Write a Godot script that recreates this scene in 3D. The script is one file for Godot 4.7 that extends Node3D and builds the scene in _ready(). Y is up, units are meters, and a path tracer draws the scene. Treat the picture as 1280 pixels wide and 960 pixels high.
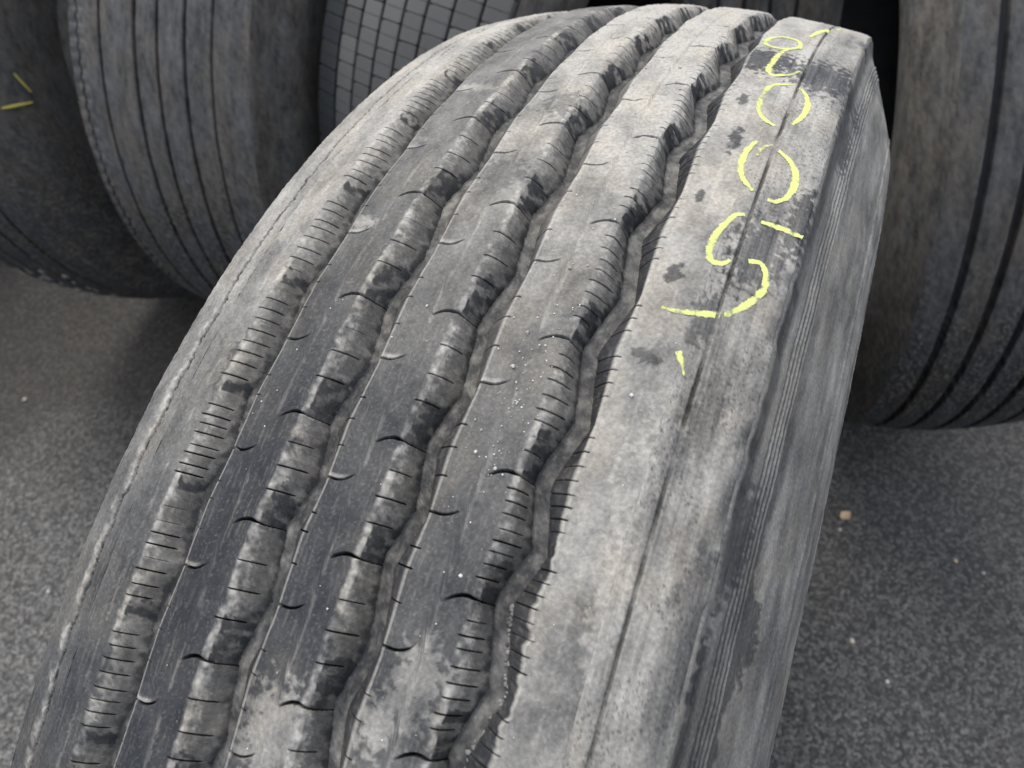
extends Node3D
# A worn truck tyre close up in a tyre yard; other used tyres stand behind it on asphalt.

const CAM_H := 1.2234
const RC := 525.0            # tread radius on the centre line, mm
const CROWN := 0.001009      # the tread falls by CROWN * x * x
const SKID := 9.0            # depth of the tread grooves, mm
const D0 := -7.0             # the finely modelled arc, degrees
const D1 := 66.5

var used := {}
var n_big := FastNoiseLite.new()
var n_mid := FastNoiseLite.new()
var n_fine := FastNoiseLite.new()
var n_cell := FastNoiseLite.new()
var rng := RandomNumberGenerator.new()
var mat_rubber: StandardMaterial3D
var mat_back: StandardMaterial3D
var mat_chalk: StandardMaterial3D
var mat_grit: StandardMaterial3D
var TB := PackedFloat32Array()      # angles where one tread pitch meets the next
var off := Vector3.ZERO             # from the foot of the tyre to its centre, in its own axes

const RUBBER := Color(0.020, 0.022, 0.027)
const DUST := Color(0.395, 0.373, 0.338)
const NEAR_BLACK := Color(0.014, 0.015, 0.017)  # near-black tone for cuts, dark patches and the lower tyre fronts
const MUD := Color(0.13, 0.115, 0.095)

# dust cover read along the arc, one row for each band of the tread: 2, 8, 14 ... 62 degrees
const DUSTED := {
	"left_out": [0.80, 0.78, 0.72, 0.68, 0.64, 0.60, 0.50, 0.34, 0.20, 0.14, 0.10],
	"left_in": [0.90, 0.88, 0.80, 0.74, 0.66, 0.56, 0.40, 0.24, 0.13, 0.08, 0.07],
	"a": [0.36, 0.32, 0.30, 0.28, 0.28, 0.18, 0.09, 0.04, 0.03, 0.04, 0.08],
	"b": [1.00, 1.00, 0.86, 0.68, 0.56, 0.32, 0.15, 0.06, 0.05, 0.16, 0.24],
	"c": [1.00, 1.00, 1.00, 0.90, 0.74, 0.46, 0.26, 0.13, 0.12, 0.24, 0.30],
	"right_in": [0.90, 0.78, 0.80, 0.78, 0.70, 0.60, 0.56, 0.52, 0.48, 0.42, 0.38],
	"right_out": [0.80, 0.60, 0.54, 0.60, 0.54, 0.42, 0.44, 0.46, 0.42, 0.40, 0.36],
	"side": [0.50, 0.48, 0.45, 0.42, 0.40, 0.38, 0.36, 0.34, 0.32, 0.30, 0.28],
}
# stains and pale patches: x mm, angle, half width mm, half length degrees, dust cover there
const PATCHES := [
	[79.2, 14.5, 17.3, 1.65, 0.1], [107.5, 14.9, 15.4, 2.1, 0.1], [106.0, 29.8, 9.8, 2.0, 0.15], [79.3, 19.6, 2.3, 0.63, 0.15],
	[83.2, 23.2, 2.5, 0.97, 0.12], [79.1, 27.6, 1.6, 0.35, 0.12], [80.2, 32.1, 2.9, 0.48, 0.12], [80.6, 36.1, 4.9, 0.26, 0.2],
	[104.7, 37.9, 6.6, 1.8, 0.3], [116.1, 44.2, 6.3, 2.06, 0.3], [113.8, 46.7, 6.3, 1.71, 0.35], [88.5, 46.3, 5.0, 1.36, 0.4],
	[122.7, 41.2, 2.6, 2.1, 0.12], [132.4, 44.6, 2.0, 1.39, 0.1], [-53.0, 26.5, 5.3, 0.52, 0.5], [-45.0, 21.3, 13.2, 0.4, 0.55],
	[-49.6, 32.3, 5.5, 0.38, 0.5], [-1.9, 28.5, 10.9, 1.02, 0.25], [8.7, 22.7, 10.6, 1.14, 0.3], [3.7, 52.7, 14.4, 1.57, 0.42],
	[36.1, 51.0, 5.4, 1.1, 0.5], [95.1, 33.8, 5.7, 1.16, 0.25], [116.4, 27.6, 4.5, 2.2, 0.1], [122.7, 18.9, 3.1, 2.1, 0.15],
	[-73.4, 40.6, 4.7, 1.8, 0.15], [-69.7, 44.3, 4.6, 2.2, 0.2], [44.8, 49.5, 7.8, 1.4, 0.40], [88.6, 40.8, 5.1, 2.1, 0.75],
	[92.5, 45.1, 4.5, 2.0, 0.7],
]

func _ready() -> void:
	# --- camera, sky, sun, exposure
	var cam := Camera3D.new()
	cam.name = "camera"
	cam.fov = 54.1
	cam.near = 0.02
	cam.far = 200.0
	cam.position = Vector3(0, CAM_H, 0)
	cam.basis = Basis(Vector3.RIGHT, -0.86259) * Basis(Vector3.BACK, -0.11948)
	var attr := CameraAttributesPhysical.new()
	attr.frustum_focal_length = 23.5
	attr.frustum_focus_distance = 0.30
	attr.exposure_aperture = 12.5
	cam.attributes = attr
	add_child(cam)
	cam.fov = 54.1
	var sky_mat := ProceduralSkyMaterial.new()
	sky_mat.sky_top_color = Color(0.80, 0.83, 0.88)
	sky_mat.sky_horizon_color = Color(0.70, 0.72, 0.75)
	sky_mat.ground_horizon_color = Color(0.30, 0.30, 0.30)
	sky_mat.ground_bottom_color = Color(0.2, 0.2, 0.2)
	sky_mat.sun_angle_max = 1.0
	var sky := Sky.new()
	sky.sky_material = sky_mat
	var env := Environment.new()
	env.background_mode = Environment.BG_SKY
	env.sky = sky
	env.tonemap_mode = Environment.TONE_MAPPER_LINEAR
	env.tonemap_exposure = 2.42
	env.sdfgi_enabled = true
	env.ssao_enabled = true
	env.ssil_enabled = true
	var we := WorldEnvironment.new()
	we.name = "world_environment"
	we.environment = env
	add_child(we)
	var sun := DirectionalLight3D.new()
	sun.name = "sun"
	sun.light_energy = 0.45
	sun.light_color = Color(1.0, 0.98, 0.95)
	sun.light_angular_distance = 35.0
	sun.shadow_enabled = true
	add_child(sun)
	sun.look_at_from_position(Vector3(-0.5, 3.0, -1.8), Vector3.ZERO)

	rng.seed = 11
	setup_noise()
	make_materials()
	make_ground()
	make_main_tyre()
	make_yard()
	make_debris()

# ------------------------------------------------------------------ naming helpers
func numbered(called: String) -> String:
	var n: int = used.get(called, 0)
	used[called] = n + 1
	return called if n == 0 else "%s_%03d" % [called, n]

func thing(called: String, label: String, category: String, at: Vector3, basis_ := Basis.IDENTITY, group := "") -> Node3D:
	var o := Node3D.new()
	o.name = numbered(called)
	add_child(o)
	o.position = at
	o.basis = basis_
	tag(o, label, category, group)
	return o

func tag(o: Node, label: String, category: String, group := "") -> void:
	o.set_meta("label", label)
	o.set_meta("category", category)
	if group != "":
		o.set_meta("group", group)

func part(called: String, mesh: Mesh, mat: Material, parent: Node, label := "") -> MeshInstance3D:
	var m := MeshInstance3D.new()
	m.name = called
	m.mesh = mesh
	m.material_override = mat
	parent.add_child(m, true)
	if label != "":
		m.set_meta("label", label)
	return m

# ------------------------------------------------------------------ noise and materials
func setup_noise() -> void:
	for n in [n_big, n_mid, n_fine]:
		n.noise_type = FastNoiseLite.TYPE_SIMPLEX
		n.fractal_type = FastNoiseLite.FRACTAL_FBM
	n_big.seed = 3
	n_big.frequency = 0.030
	n_big.fractal_octaves = 3
	n_mid.seed = 8
	n_mid.frequency = 0.16
	n_mid.fractal_octaves = 3
	n_fine.seed = 21
	n_fine.frequency = 0.75
	n_fine.fractal_octaves = 2
	n_cell.seed = 5
	n_cell.noise_type = FastNoiseLite.TYPE_CELLULAR
	n_cell.frequency = 0.12

func noise_image(seed_: int, freq: float, size: int, octaves: int, cellular := false) -> Image:
	var n := FastNoiseLite.new()
	n.seed = seed_
	n.frequency = freq
	n.noise_type = FastNoiseLite.TYPE_CELLULAR if cellular else FastNoiseLite.TYPE_SIMPLEX_SMOOTH
	n.fractal_type = FastNoiseLite.FRACTAL_FBM
	n.fractal_octaves = octaves
	if cellular:
		n.cellular_return_type = FastNoiseLite.RETURN_DISTANCE
	return n.get_seamless_image(size, size, false, false, 0.12)

func cells(seed_: int, freq: float, size: int, what: int) -> Image:
	var n := FastNoiseLite.new()
	n.seed = seed_
	n.frequency = freq
	n.noise_type = FastNoiseLite.TYPE_CELLULAR
	n.fractal_type = FastNoiseLite.FRACTAL_NONE
	n.cellular_return_type = what
	n.cellular_jitter = 1.0
	return n.get_seamless_image(size, size, false, false, 0.06)

func levels(img: Image, lo: Color, hi: Color, gain: float) -> Image:
	# grey noise -> a colour between lo and hi, more contrast with gain
	var s := img.get_width()
	var src := img.get_data()
	var dst := PackedByteArray()
	dst.resize(s * s * 3)
	var lut := PackedByteArray()
	lut.resize(768)
	for i in 256:
		var t := clampf((i / 255.0 - 0.5) * gain + 0.5, 0, 1)
		var c := lo.lerp(hi, t)
		lut[i * 3] = int(c.r * 255); lut[i * 3 + 1] = int(c.g * 255); lut[i * 3 + 2] = int(c.b * 255)
	for i in s * s:
		var v := src[i] * 3
		dst[i * 3] = lut[v]; dst[i * 3 + 1] = lut[v + 1]; dst[i * 3 + 2] = lut[v + 2]
	return Image.create_from_data(s, s, false, Image.FORMAT_RGB8, dst)

func bump_of(img: Image, strength: float) -> ImageTexture:
	var n := img.duplicate() as Image
	n.convert(Image.FORMAT_RGBA8)
	n.bump_map_to_normal_map(strength)
	return ImageTexture.create_from_image(n)

func make_materials() -> void:
	var grain := noise_image(4, 0.10, 512, 4)
	var tint := levels(noise_image(9, 0.045, 512, 5), Color(0.86, 0.86, 0.865), Color(1, 1, 1), 1.6)
	mat_rubber = StandardMaterial3D.new()
	mat_rubber.vertex_color_use_as_albedo = true
	mat_rubber.albedo_texture = ImageTexture.create_from_image(tint)
	mat_rubber.normal_enabled = true
	mat_rubber.normal_texture = bump_of(grain, 3.0)
	mat_rubber.normal_scale = 0.3
	mat_rubber.roughness = 0.56
	mat_rubber.metallic_specular = 0.32
	mat_back = mat_rubber.duplicate()
	mat_back.roughness = 0.68
	mat_back.metallic_specular = 0.28
	mat_back.normal_scale = 0.25
	mat_chalk = StandardMaterial3D.new()
	mat_chalk.vertex_color_use_as_albedo = true
	mat_chalk.transparency = BaseMaterial3D.TRANSPARENCY_ALPHA
	mat_chalk.roughness = 0.95
	mat_chalk.metallic_specular = 0.2
	mat_grit = StandardMaterial3D.new()
	mat_grit.vertex_color_use_as_albedo = true
	mat_grit.roughness = 0.8

# ------------------------------------------------------------------ grids
func grid_mesh(nr: int, nc: int, pos: PackedVector3Array, col: PackedColorArray, uv: PackedVector2Array, closed := false) -> ArrayMesh:
	var nor := PackedVector3Array()
	nor.resize(nr * nc)
	for i in nr:
		var iu := i - 1
		var id := i + 1
		if closed:
			if iu < 0: iu = nr - 2
			if id >= nr: id = 1
		else:
			iu = maxi(iu, 0)
			id = mini(id, nr - 1)
		for j in nc:
			var dr := pos[id * nc + j] - pos[iu * nc + j]
			var dc := pos[i * nc + mini(j + 1, nc - 1)] - pos[i * nc + maxi(j - 1, 0)]
			nor[i * nc + j] = dr.cross(dc).normalized()
	var idx := PackedInt32Array()
	idx.resize((nr - 1) * (nc - 1) * 6)
	var q := 0
	for i in nr - 1:
		for j in nc - 1:
			var a := i * nc + j
			idx[q] = a; idx[q + 1] = a + 1; idx[q + 2] = a + nc + 1
			idx[q + 3] = a; idx[q + 4] = a + nc + 1; idx[q + 5] = a + nc
			q += 6
	var arr := []
	arr.resize(Mesh.ARRAY_MAX)
	arr[Mesh.ARRAY_VERTEX] = pos
	arr[Mesh.ARRAY_NORMAL] = nor
	arr[Mesh.ARRAY_COLOR] = col
	arr[Mesh.ARRAY_TEX_UV] = uv
	arr[Mesh.ARRAY_INDEX] = idx
	var m := ArrayMesh.new()
	m.add_surface_from_arrays(Mesh.PRIMITIVE_TRIANGLES, arr)
	return m

func at_mm(x: float, r: float, deg: float) -> Vector3:
	var t := deg_to_rad(deg)
	return Vector3(x, r * cos(t), r * sin(t)) * 0.001 + off

# ------------------------------------------------------------------ ground
func make_ground() -> void:
	var xs := PackedFloat32Array()
	var zs := PackedFloat32Array()
	for v in [-60.0, -25.0, -10.0, -5.0, -3.2]: xs.append(v)
	var v0 := -2.4
	while v0 < 1.6:
		xs.append(v0)
		v0 += 0.02
	for v in [2.2, 3.2, 5.0, 10.0, 25.0, 60.0]: xs.append(v)
	for v in [-60.0, -30.0, -15.0, -8.0, -5.0, -3.6]: zs.append(v)
	v0 = -2.8
	while v0 < 0.8:
		zs.append(v0)
		v0 += 0.02
	for v in [1.5, 3.0, 6.0, 15.0, 60.0]: zs.append(v)
	var nr := zs.size()
	var nc := xs.size()
	var pos := PackedVector3Array(); pos.resize(nr * nc)
	var col := PackedColorArray(); col.resize(nr * nc)
	var uv := PackedVector2Array(); uv.resize(nr * nc)
	for i in nr:
		for j in nc:
			var x := xs[j]
			var z := zs[i]
			var k := i * nc + j
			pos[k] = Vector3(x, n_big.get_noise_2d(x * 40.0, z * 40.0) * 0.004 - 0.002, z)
			# oily brown dirt lies where the tyres stand, clean grey asphalt in front
			var n := n_big.get_noise_2d(x * 60.0 + 300.0, z * 60.0)
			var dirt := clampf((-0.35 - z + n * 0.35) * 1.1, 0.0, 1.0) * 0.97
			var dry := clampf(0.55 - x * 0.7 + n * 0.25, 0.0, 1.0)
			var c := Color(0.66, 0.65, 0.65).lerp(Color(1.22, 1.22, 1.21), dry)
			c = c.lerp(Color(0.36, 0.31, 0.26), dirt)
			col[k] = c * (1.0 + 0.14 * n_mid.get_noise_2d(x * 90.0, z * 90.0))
			uv[k] = Vector2(x * 0.93 + z * 0.37, z * 0.93 - x * 0.37) * 2.9
	var stones := cells(31, 0.075, 1024, FastNoiseLite.RETURN_DISTANCE)
	var shades := cells(31, 0.075, 1024, FastNoiseLite.RETURN_CELL_VALUE)
	var fine := cells(77, 0.21, 1024, FastNoiseLite.RETURN_CELL_VALUE)
	var m := StandardMaterial3D.new()
	m.vertex_color_use_as_albedo = true
	m.albedo_texture = ImageTexture.create_from_image(levels(fine, Color(0.27, 0.27, 0.27), Color(0.52, 0.515, 0.51), 1.1))
	m.roughness = 0.8
	m.heightmap_enabled = true
	m.heightmap_texture = ImageTexture.create_from_image(stones)
	m.heightmap_scale = -0.12
	m.detail_enabled = true
	m.detail_blend_mode = BaseMaterial3D.BLEND_MODE_MUL
	m.detail_albedo = ImageTexture.create_from_image(levels(shades, Color(0.44, 0.44, 0.45), Color(1.0, 0.99, 0.97), 1.1))
	m.detail_uv_layer = BaseMaterial3D.DETAIL_UV_1
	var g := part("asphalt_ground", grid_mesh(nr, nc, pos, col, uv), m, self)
	g.set_meta("kind", "structure")
	g.set_meta("label", "grey asphalt yard with oily dark dirt below the tyres")

# ------------------------------------------------------------------ the big tyre in front
func crown(x: float) -> float:
	return RC - CROWN * x * x

func zig(f: float) -> float:      # the groove floor weaves once in each pitch
	if f < 0.54: return -1.0 + 2.0 * f / 0.54
	if f < 0.95: return 1.0 - 2.0 * (f - 0.54) / 0.41
	return -1.0

func pitch_at(deg: float) -> int:
	var k := TB.bsearch(deg) - 1
	return clampi(k, 0, TB.size() - 2)

func dust_row(band: String, deg: float) -> float:
	var t: Array = DUSTED[band]
	var d := deg
	if d > 200.0: d = maxf(2.0, 2.0 + (360.0 - d) * 0.2)
	var p := clampf((d - 2.0) / 6.0, 0.0, 9.999)
	var i := int(p)
	return lerpf(t[i], t[i + 1], p - i)

func patchy(dst: float, x: float, deg: float) -> float:
	for p in PATCHES:
		var dx: float = (x - p[0]) / p[2]
		if absf(dx) > 1.6: continue
		var dy: float = (deg - p[1]) / p[3]
		if absf(dy) > 1.6: continue
		var w := 1.15 - sqrt(dx * dx + dy * dy) + 0.7 * n_mid.get_noise_2d(x * 1.2, deg * 11.0)
		if w > 0.0:
			dst = lerpf(dst, p[4], minf(1.0, w * 3.5))
	return dst

func tone(d: float, x: float, arc: float, streak: float) -> Color:
	# d: how much of the rubber the dust covers; the noises break its edges up
	var a := n_big.get_noise_2d(x * 1.3, arc * (1.0 - 0.75 * streak))
	var b := n_mid.get_noise_2d(x, arc * (1.0 - 0.85 * streak))
	var c := n_fine.get_noise_2d(x, arc * (1.0 - 0.5 * streak))
	var amp := 0.05 + 1.0 * minf(d, 0.5)
	var v := d + amp * (0.52 * a + 0.22 * b + 0.13 * c)
	v = clampf(v + 0.35 * maxf(0.0, c - 0.45) * (1.0 - d), 0.0, 1.0)
	var col := RUBBER.lerp(DUST, v)
	var brown := clampf(n_big.get_noise_2d(x * 0.8 + 77.0, arc * 0.6) * 0.9, 0.0, 0.35)
	var sc := n_fine.get_noise_2d(x * 0.9 + 31.0, arc * 0.04 + 13.0)
	if sc > 0.35: col = col.lerp(DUST, (sc - 0.35) * 0.26 * (1.0 - v))
	return col.lerp(Color(col.r * 1.06, col.g * 0.98, col.b * 0.86), brown)

func make_tb() -> void:
	for v in [-6.3, -0.9, 4.4, 9.4, 14.0, 19.25, 24.3, 30.15, 36.15, 41.75, 46.2, 51.4, 56.5, 61.7, 66.9]:
		TB.append(v)
	for i in range(1, 56):
		TB.append(66.9 + (353.7 - 66.9) * i / 55.0)

# rows along the arc: [angle, what is cut here, how deep 0..1]
func make_rows(right_cuts: Array, left_cuts: Array, big: bool, crescent: bool, step: float) -> Array:
	var cuts := []
	for k in range(0, 14):
		var a := TB[k]
		var len_ := TB[k + 1] - a
		if big: cuts.append([a + 0.006 * len_, 1])
		for f in right_cuts: cuts.append([a + (f + rng.randf_range(-0.014, 0.014)) * len_, 2])
		if crescent: cuts.append([a + 0.475 * len_, 3])
		for f in left_cuts: cuts.append([a + f * len_, 4])
	cuts.sort_custom(func(p, q): return p[0] < q[0])
	for i in range(1, cuts.size()):
		if cuts[i][0] - cuts[i - 1][0] < 0.15: cuts[i][0] = cuts[i - 1][0] + 0.15
	var rows := []
	var last := D0
	for c in cuts:
		if c[0] < D0 + 0.2 or c[0] > D1 - 0.2: continue
		var hw := 0.072 if c[1] == 1 else (0.055 if c[1] == 3 else 0.036)
		var worn := rng.randf_range(0.45, 1.1) if c[1] == 2 or c[1] == 4 else rng.randf_range(0.8, 1.15)
		if rng.randf() < 0.05 and c[1] != 1: worn = 0.12
		hw *= 0.6 + 0.4 * worn
		var lip := hw + 0.022
		var n := maxi(1, int(round((c[0] - lip - last) / step)))
		for i in n: rows.append([last + (c[0] - lip - last) * i / n, 0, 0.0])
		rows.append([c[0] - lip, 0, 0.0])
		rows.append([c[0] - hw, c[1], 0.02])
		rows.append([c[0] - hw * 0.35, c[1], worn])
		rows.append([c[0] + hw * 0.35, c[1], worn])
		rows.append([c[0] + hw, c[1], 0.02])
		last = c[0] + lip
	var n2 := maxi(1, int((D1 - last) / step))
	for i in n2: rows.append([last + (D1 - last) * i / n2, 0, 0.0])
	coarse_rows(rows)
	return rows

func coarse_rows(rows: Array) -> void:
	var n := 270
	for i in n + 1: rows.append([D1 + (360.0 + D0 - D1) * i / n, 0, 0.0])

func plain_rows(step: float) -> Array:
	var rows := []
	var n := int((D1 - D0) / step)
	for i in n: rows.append([D0 + (D1 - D0) * i / n, 0, 0.0])
	coarse_rows(rows)
	return rows

func sstep(a: float, b: float, v: float) -> float:
	var t := clampf((v - a) / (b - a), 0.0, 1.0)
	return t * t * (3.0 - 2.0 * t)

# One rib with the groove walls on both its sides.
# tl, tr: its upper edges; fl, fr: where its walls meet the groove floors (mean), NAN where there is no groove.
func rib(rows: Array, fl: float, tl: float, tr: float, fr: float, band_l: String, band_r: String, ncol: int, skip := 0) -> ArrayMesh:
	var left := not is_nan(fl)
	var right := not is_nan(fr)
	var nl := 6 if left else 0
	var nw := 15 if right else 0
	var nc := nl + ncol + nw
	var nr := rows.size()
	var pos := PackedVector3Array(); pos.resize(nr * nc)
	var col := PackedColorArray(); col.resize(nr * nc)
	var uv := PackedVector2Array(); uv.resize(nr * nc)
	var mid := (tl + tr) * 0.5
	for i in nr:
		var th: float = rows[i][0]
		var cut: int = rows[i][1]
		var deep: float = rows[i][2]
		var k := pitch_at(th)
		var plen := TB[k + 1] - TB[k]
		var f := clampf((th - TB[k]) / plen, 0.0, 1.0)
		var z := zig(f)
		var etl := tl + (0.5 * z if left else 0.0)
		var etr := tr + (0.4 * z + 0.55 * n_mid.get_noise_2d(tr, th * 7.0) + 0.5 * n_big.get_noise_2d(tr, th * 9.0) if right else 0.0)
		var sway := 3.0 if (tr > 50.0 and tr < 60.0) else 2.4
		var efl := fl + (3.0 if tl > 60.0 else 2.4) * z
		var efr := fr + sway * z
		if tl > 60.0 and th > 40.0: etl += (1.2 + 1.6 * n_mid.get_noise_2d(11.0, th * 9.163 * 0.7)) * sstep(40.0, 46.0, th)
		if left: efl = minf(efl, etl - 0.8)
		if right: efr = maxf(efr, etr + 1.5)
		var dl := dust_row(band_l, th)
		var dr := dust_row(band_r, th)
		for j in nc:
			var x: float
			var h := 0.0
			var zone := 0            # 0 top, 1 left wall, 2 right wall
			var s := 0.0
			if j < nl:
				zone = 1
				s = 1.0 - float(j) / nl
				x = lerpf(etl, efl, s)
			elif j < nl + ncol:
				var t := float(j - nl) / (ncol - 1)
				t = t + 0.06 * sin(t * TAU) * -1.0
				x = lerpf(etl, etr, t)
			else:
				zone = 2
				s = float(j - nl - ncol + 1) / nw
				x = lerpf(etr, efr, s)
			var d := lerpf(dl, dr, clampf((x - tl) / (tr - tl), 0.0, 1.0))
			# the warp lays the rows along the curved sipes
			var warp := 0.0
			if cut != -1 and th > D0 and th < D1:
				var wr := 0.0
				var wl := 0.0
				if right:
					var u := clampf((etr - 3.2 - x) / 8.0, 0.0, 1.0)
					wr = 0.50 * u * u + 0.010 * maxf(0.0, x - etr + 3.2) * (2.0 if cut == 1 else -1.0)
				if left:
					var u2 := clampf((x - etl - 3.2) / 8.0, 0.0, 1.0)
					wl = -0.50 * u2 * u2
				var bl := sstep(mid - 1.3, mid + 1.3, x)
				if not left: bl = 1.0
				if not right: bl = 0.0
				warp = lerpf(wl, wr, bl) * sstep(D0, D0 + 1.0, th) * (1.0 - sstep(D1 - 1.0, D1, th))
			var deg := th + warp
			var arc := deg * 9.163
			# relief
			if zone == 0:
				if right and etr - x < 1.8: h -= 0.5 * pow(1.0 - (etr - x) / 1.8, 2.0)
				if left and x - etl < 1.8: h -= 0.45 * pow(1.0 - (x - etl) / 1.8, 2.0)
			elif zone == 1:
				h = -0.45 - (SKID - 0.45) * (s * 0.75 + 0.25 * s * s)
			else:
				h = -0.5 - (2.2 * s / 0.36 if s < 0.36 else 2.2 + (SKID - 2.7) * (s - 0.36) / 0.64)
			var nf := n_fine.get_noise_2d(x, arc)
			var nm := n_mid.get_noise_2d(x, arc)
			var rough := 0.03 + 0.42 * d * d
			h += rough * (nf * 0.55 + nm * 0.9) + 0.18 * n_big.get_noise_2d(x * 2.0, arc * 2.0)
			var dark := 0.0
			var stain := 0.0
			if cut > 0:
				var dep := 0.0
				if cut == 1: dep = 4.4 * sstep(etr - 11.2, etr - 5.0, x) * (1.0 - 0.5 * s if zone == 2 else 1.0)
				elif cut == 2: dep = 3.4 * sstep(etr - 1.2 - 2.2 * deep, etr - 0.6 - 1.2 * deep, x) * ((1.0 - sstep(0.48, 0.72, s)) if zone == 2 else 1.0)
				elif cut == 3: dep = 3.2 * (1.0 - sstep(etl + 4.0, etl + 10.8, x))
				else: dep = (1.1 if tl > 60.0 else 2.6) * (1.0 - sstep(etl + 0.8, etl + 2.4, x))
				if zone == 2: dep = minf(dep, SKID + 0.4 + h)
				if zone == 1: dep = minf(dep, SKID + 0.4 + h)
				h -= maxf(dep, 0.0) * deep
				dark = deep * clampf(dep, 0.0, 1.0)
			# colour
			if zone == 0:
				d = patchy(d, x, deg)
				if right:
					var e := (etr - x)
					if e < 3.0: d = lerpf(d, maxf(d, 0.46 + 0.6 * nm + 0.4 * n_big.get_noise_2d(x, arc * 0.8)), sstep(3.0, 1.2, e) * 0.85)
				if left and f > 0.42 and f < 0.478 and x < etl + 8.5 and fposmod(tl * 3.7 + k * 2.3, 3.0) < 2.0: d = lerpf(d, maxf(d, 0.62), sstep(0.425, 0.45, f) * (1.0 - sstep(etl + 5.0, etl + 8.5, x)))
				if absf(x - mid - 1.0 + 0.8 * n_big.get_noise_2d(5.0, arc)) < 0.55 and n_big.get_noise_2d(tl, arc * 1.5) > -0.12: d += 0.16
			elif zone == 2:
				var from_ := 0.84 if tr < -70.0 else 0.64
				var dark_patch := sstep(from_, from_ + 0.10, f + 0.06 * nm) * (1.0 - sstep(0.985, 1.0, f))  # dark patches on the groove wall near the end of each pitch
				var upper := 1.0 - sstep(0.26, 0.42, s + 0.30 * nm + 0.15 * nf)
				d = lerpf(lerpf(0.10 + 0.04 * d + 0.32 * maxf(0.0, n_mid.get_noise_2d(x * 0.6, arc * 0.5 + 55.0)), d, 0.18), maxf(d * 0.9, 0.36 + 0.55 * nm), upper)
				d = lerpf(d, 0.02, sstep(0.25, 0.75, dark_patch * (0.85 + 1.2 * nm) * sstep(-0.10, 0.22, s + 0.3 * nm)))
				stain = sstep(0.30, 0.80, dark_patch * (0.75 + 1.4 * nm + 0.4 * nf) * sstep(-0.10, 0.22, s + 0.3 * nm))
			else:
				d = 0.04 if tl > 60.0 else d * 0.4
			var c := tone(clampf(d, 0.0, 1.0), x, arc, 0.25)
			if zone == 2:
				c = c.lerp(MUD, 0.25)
				c = c.lerp(NEAR_BLACK, 0.6 * stain)
				c = c.lerp(NEAR_BLACK, 0.8 * sstep(0.74, 0.95, s + 0.2 * nm))
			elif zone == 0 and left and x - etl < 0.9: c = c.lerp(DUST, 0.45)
			if dark > 0.0: c = c.lerp(NEAR_BLACK, dark * 0.85)
			var kk := i * nc + j
			pos[kk] = at_mm(x, crown(x) + h, deg)
			col[kk] = c
			uv[kk] = Vector2(x * 0.02, deg * 0.18326)
	return grid_mesh(nr, nc, pos, col, uv)

func groove_floor(xc: float, half: float, sway: float) -> ArrayMesh:
	var rows := plain_rows(0.09)
	var nr := rows.size()
	var nc := 9
	var pos := PackedVector3Array(); pos.resize(nr * nc)
	var col := PackedColorArray(); col.resize(nr * nc)
	var uv := PackedVector2Array(); uv.resize(nr * nc)
	for i in nr:
		var th: float = rows[i][0]
		var k := pitch_at(th)
		var f := clampf((th - TB[k]) / (TB[k + 1] - TB[k]), 0.0, 1.0)
		var arc := th * 9.163
		for j in nc:
			var t := float(j) / (nc - 1) * 2.0 - 1.0
			var x := xc + sway * zig(f) + t * (half + 0.9)
			var nm := n_mid.get_noise_2d(x * 0.8, arc * 0.7)
			var h := -SKID + 0.10 + 0.35 * pow(absf(t), 4.0) + 0.30 * nm + 0.25 * n_fine.get_noise_2d(x, arc)
			var d := 0.10 + 0.16 * n_big.get_noise_2d(xc, arc) + 0.24 * nm + (0.06 if xc > 50.0 else 0.0)
			var kk := i * nc + j
			pos[kk] = at_mm(x, crown(x) + h, th)
			var fc := tone(clampf(d, 0, 1), x, arc, 0.6)
			fc = fc.lerp(MUD, 0.12).lerp(NEAR_BLACK, 0.75 * sstep(0.55, 0.85, -t))
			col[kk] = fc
			uv[kk] = Vector2(x * 0.02, th * 0.18326)
	return grid_mesh(nr, nc, pos, col, uv)

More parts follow.
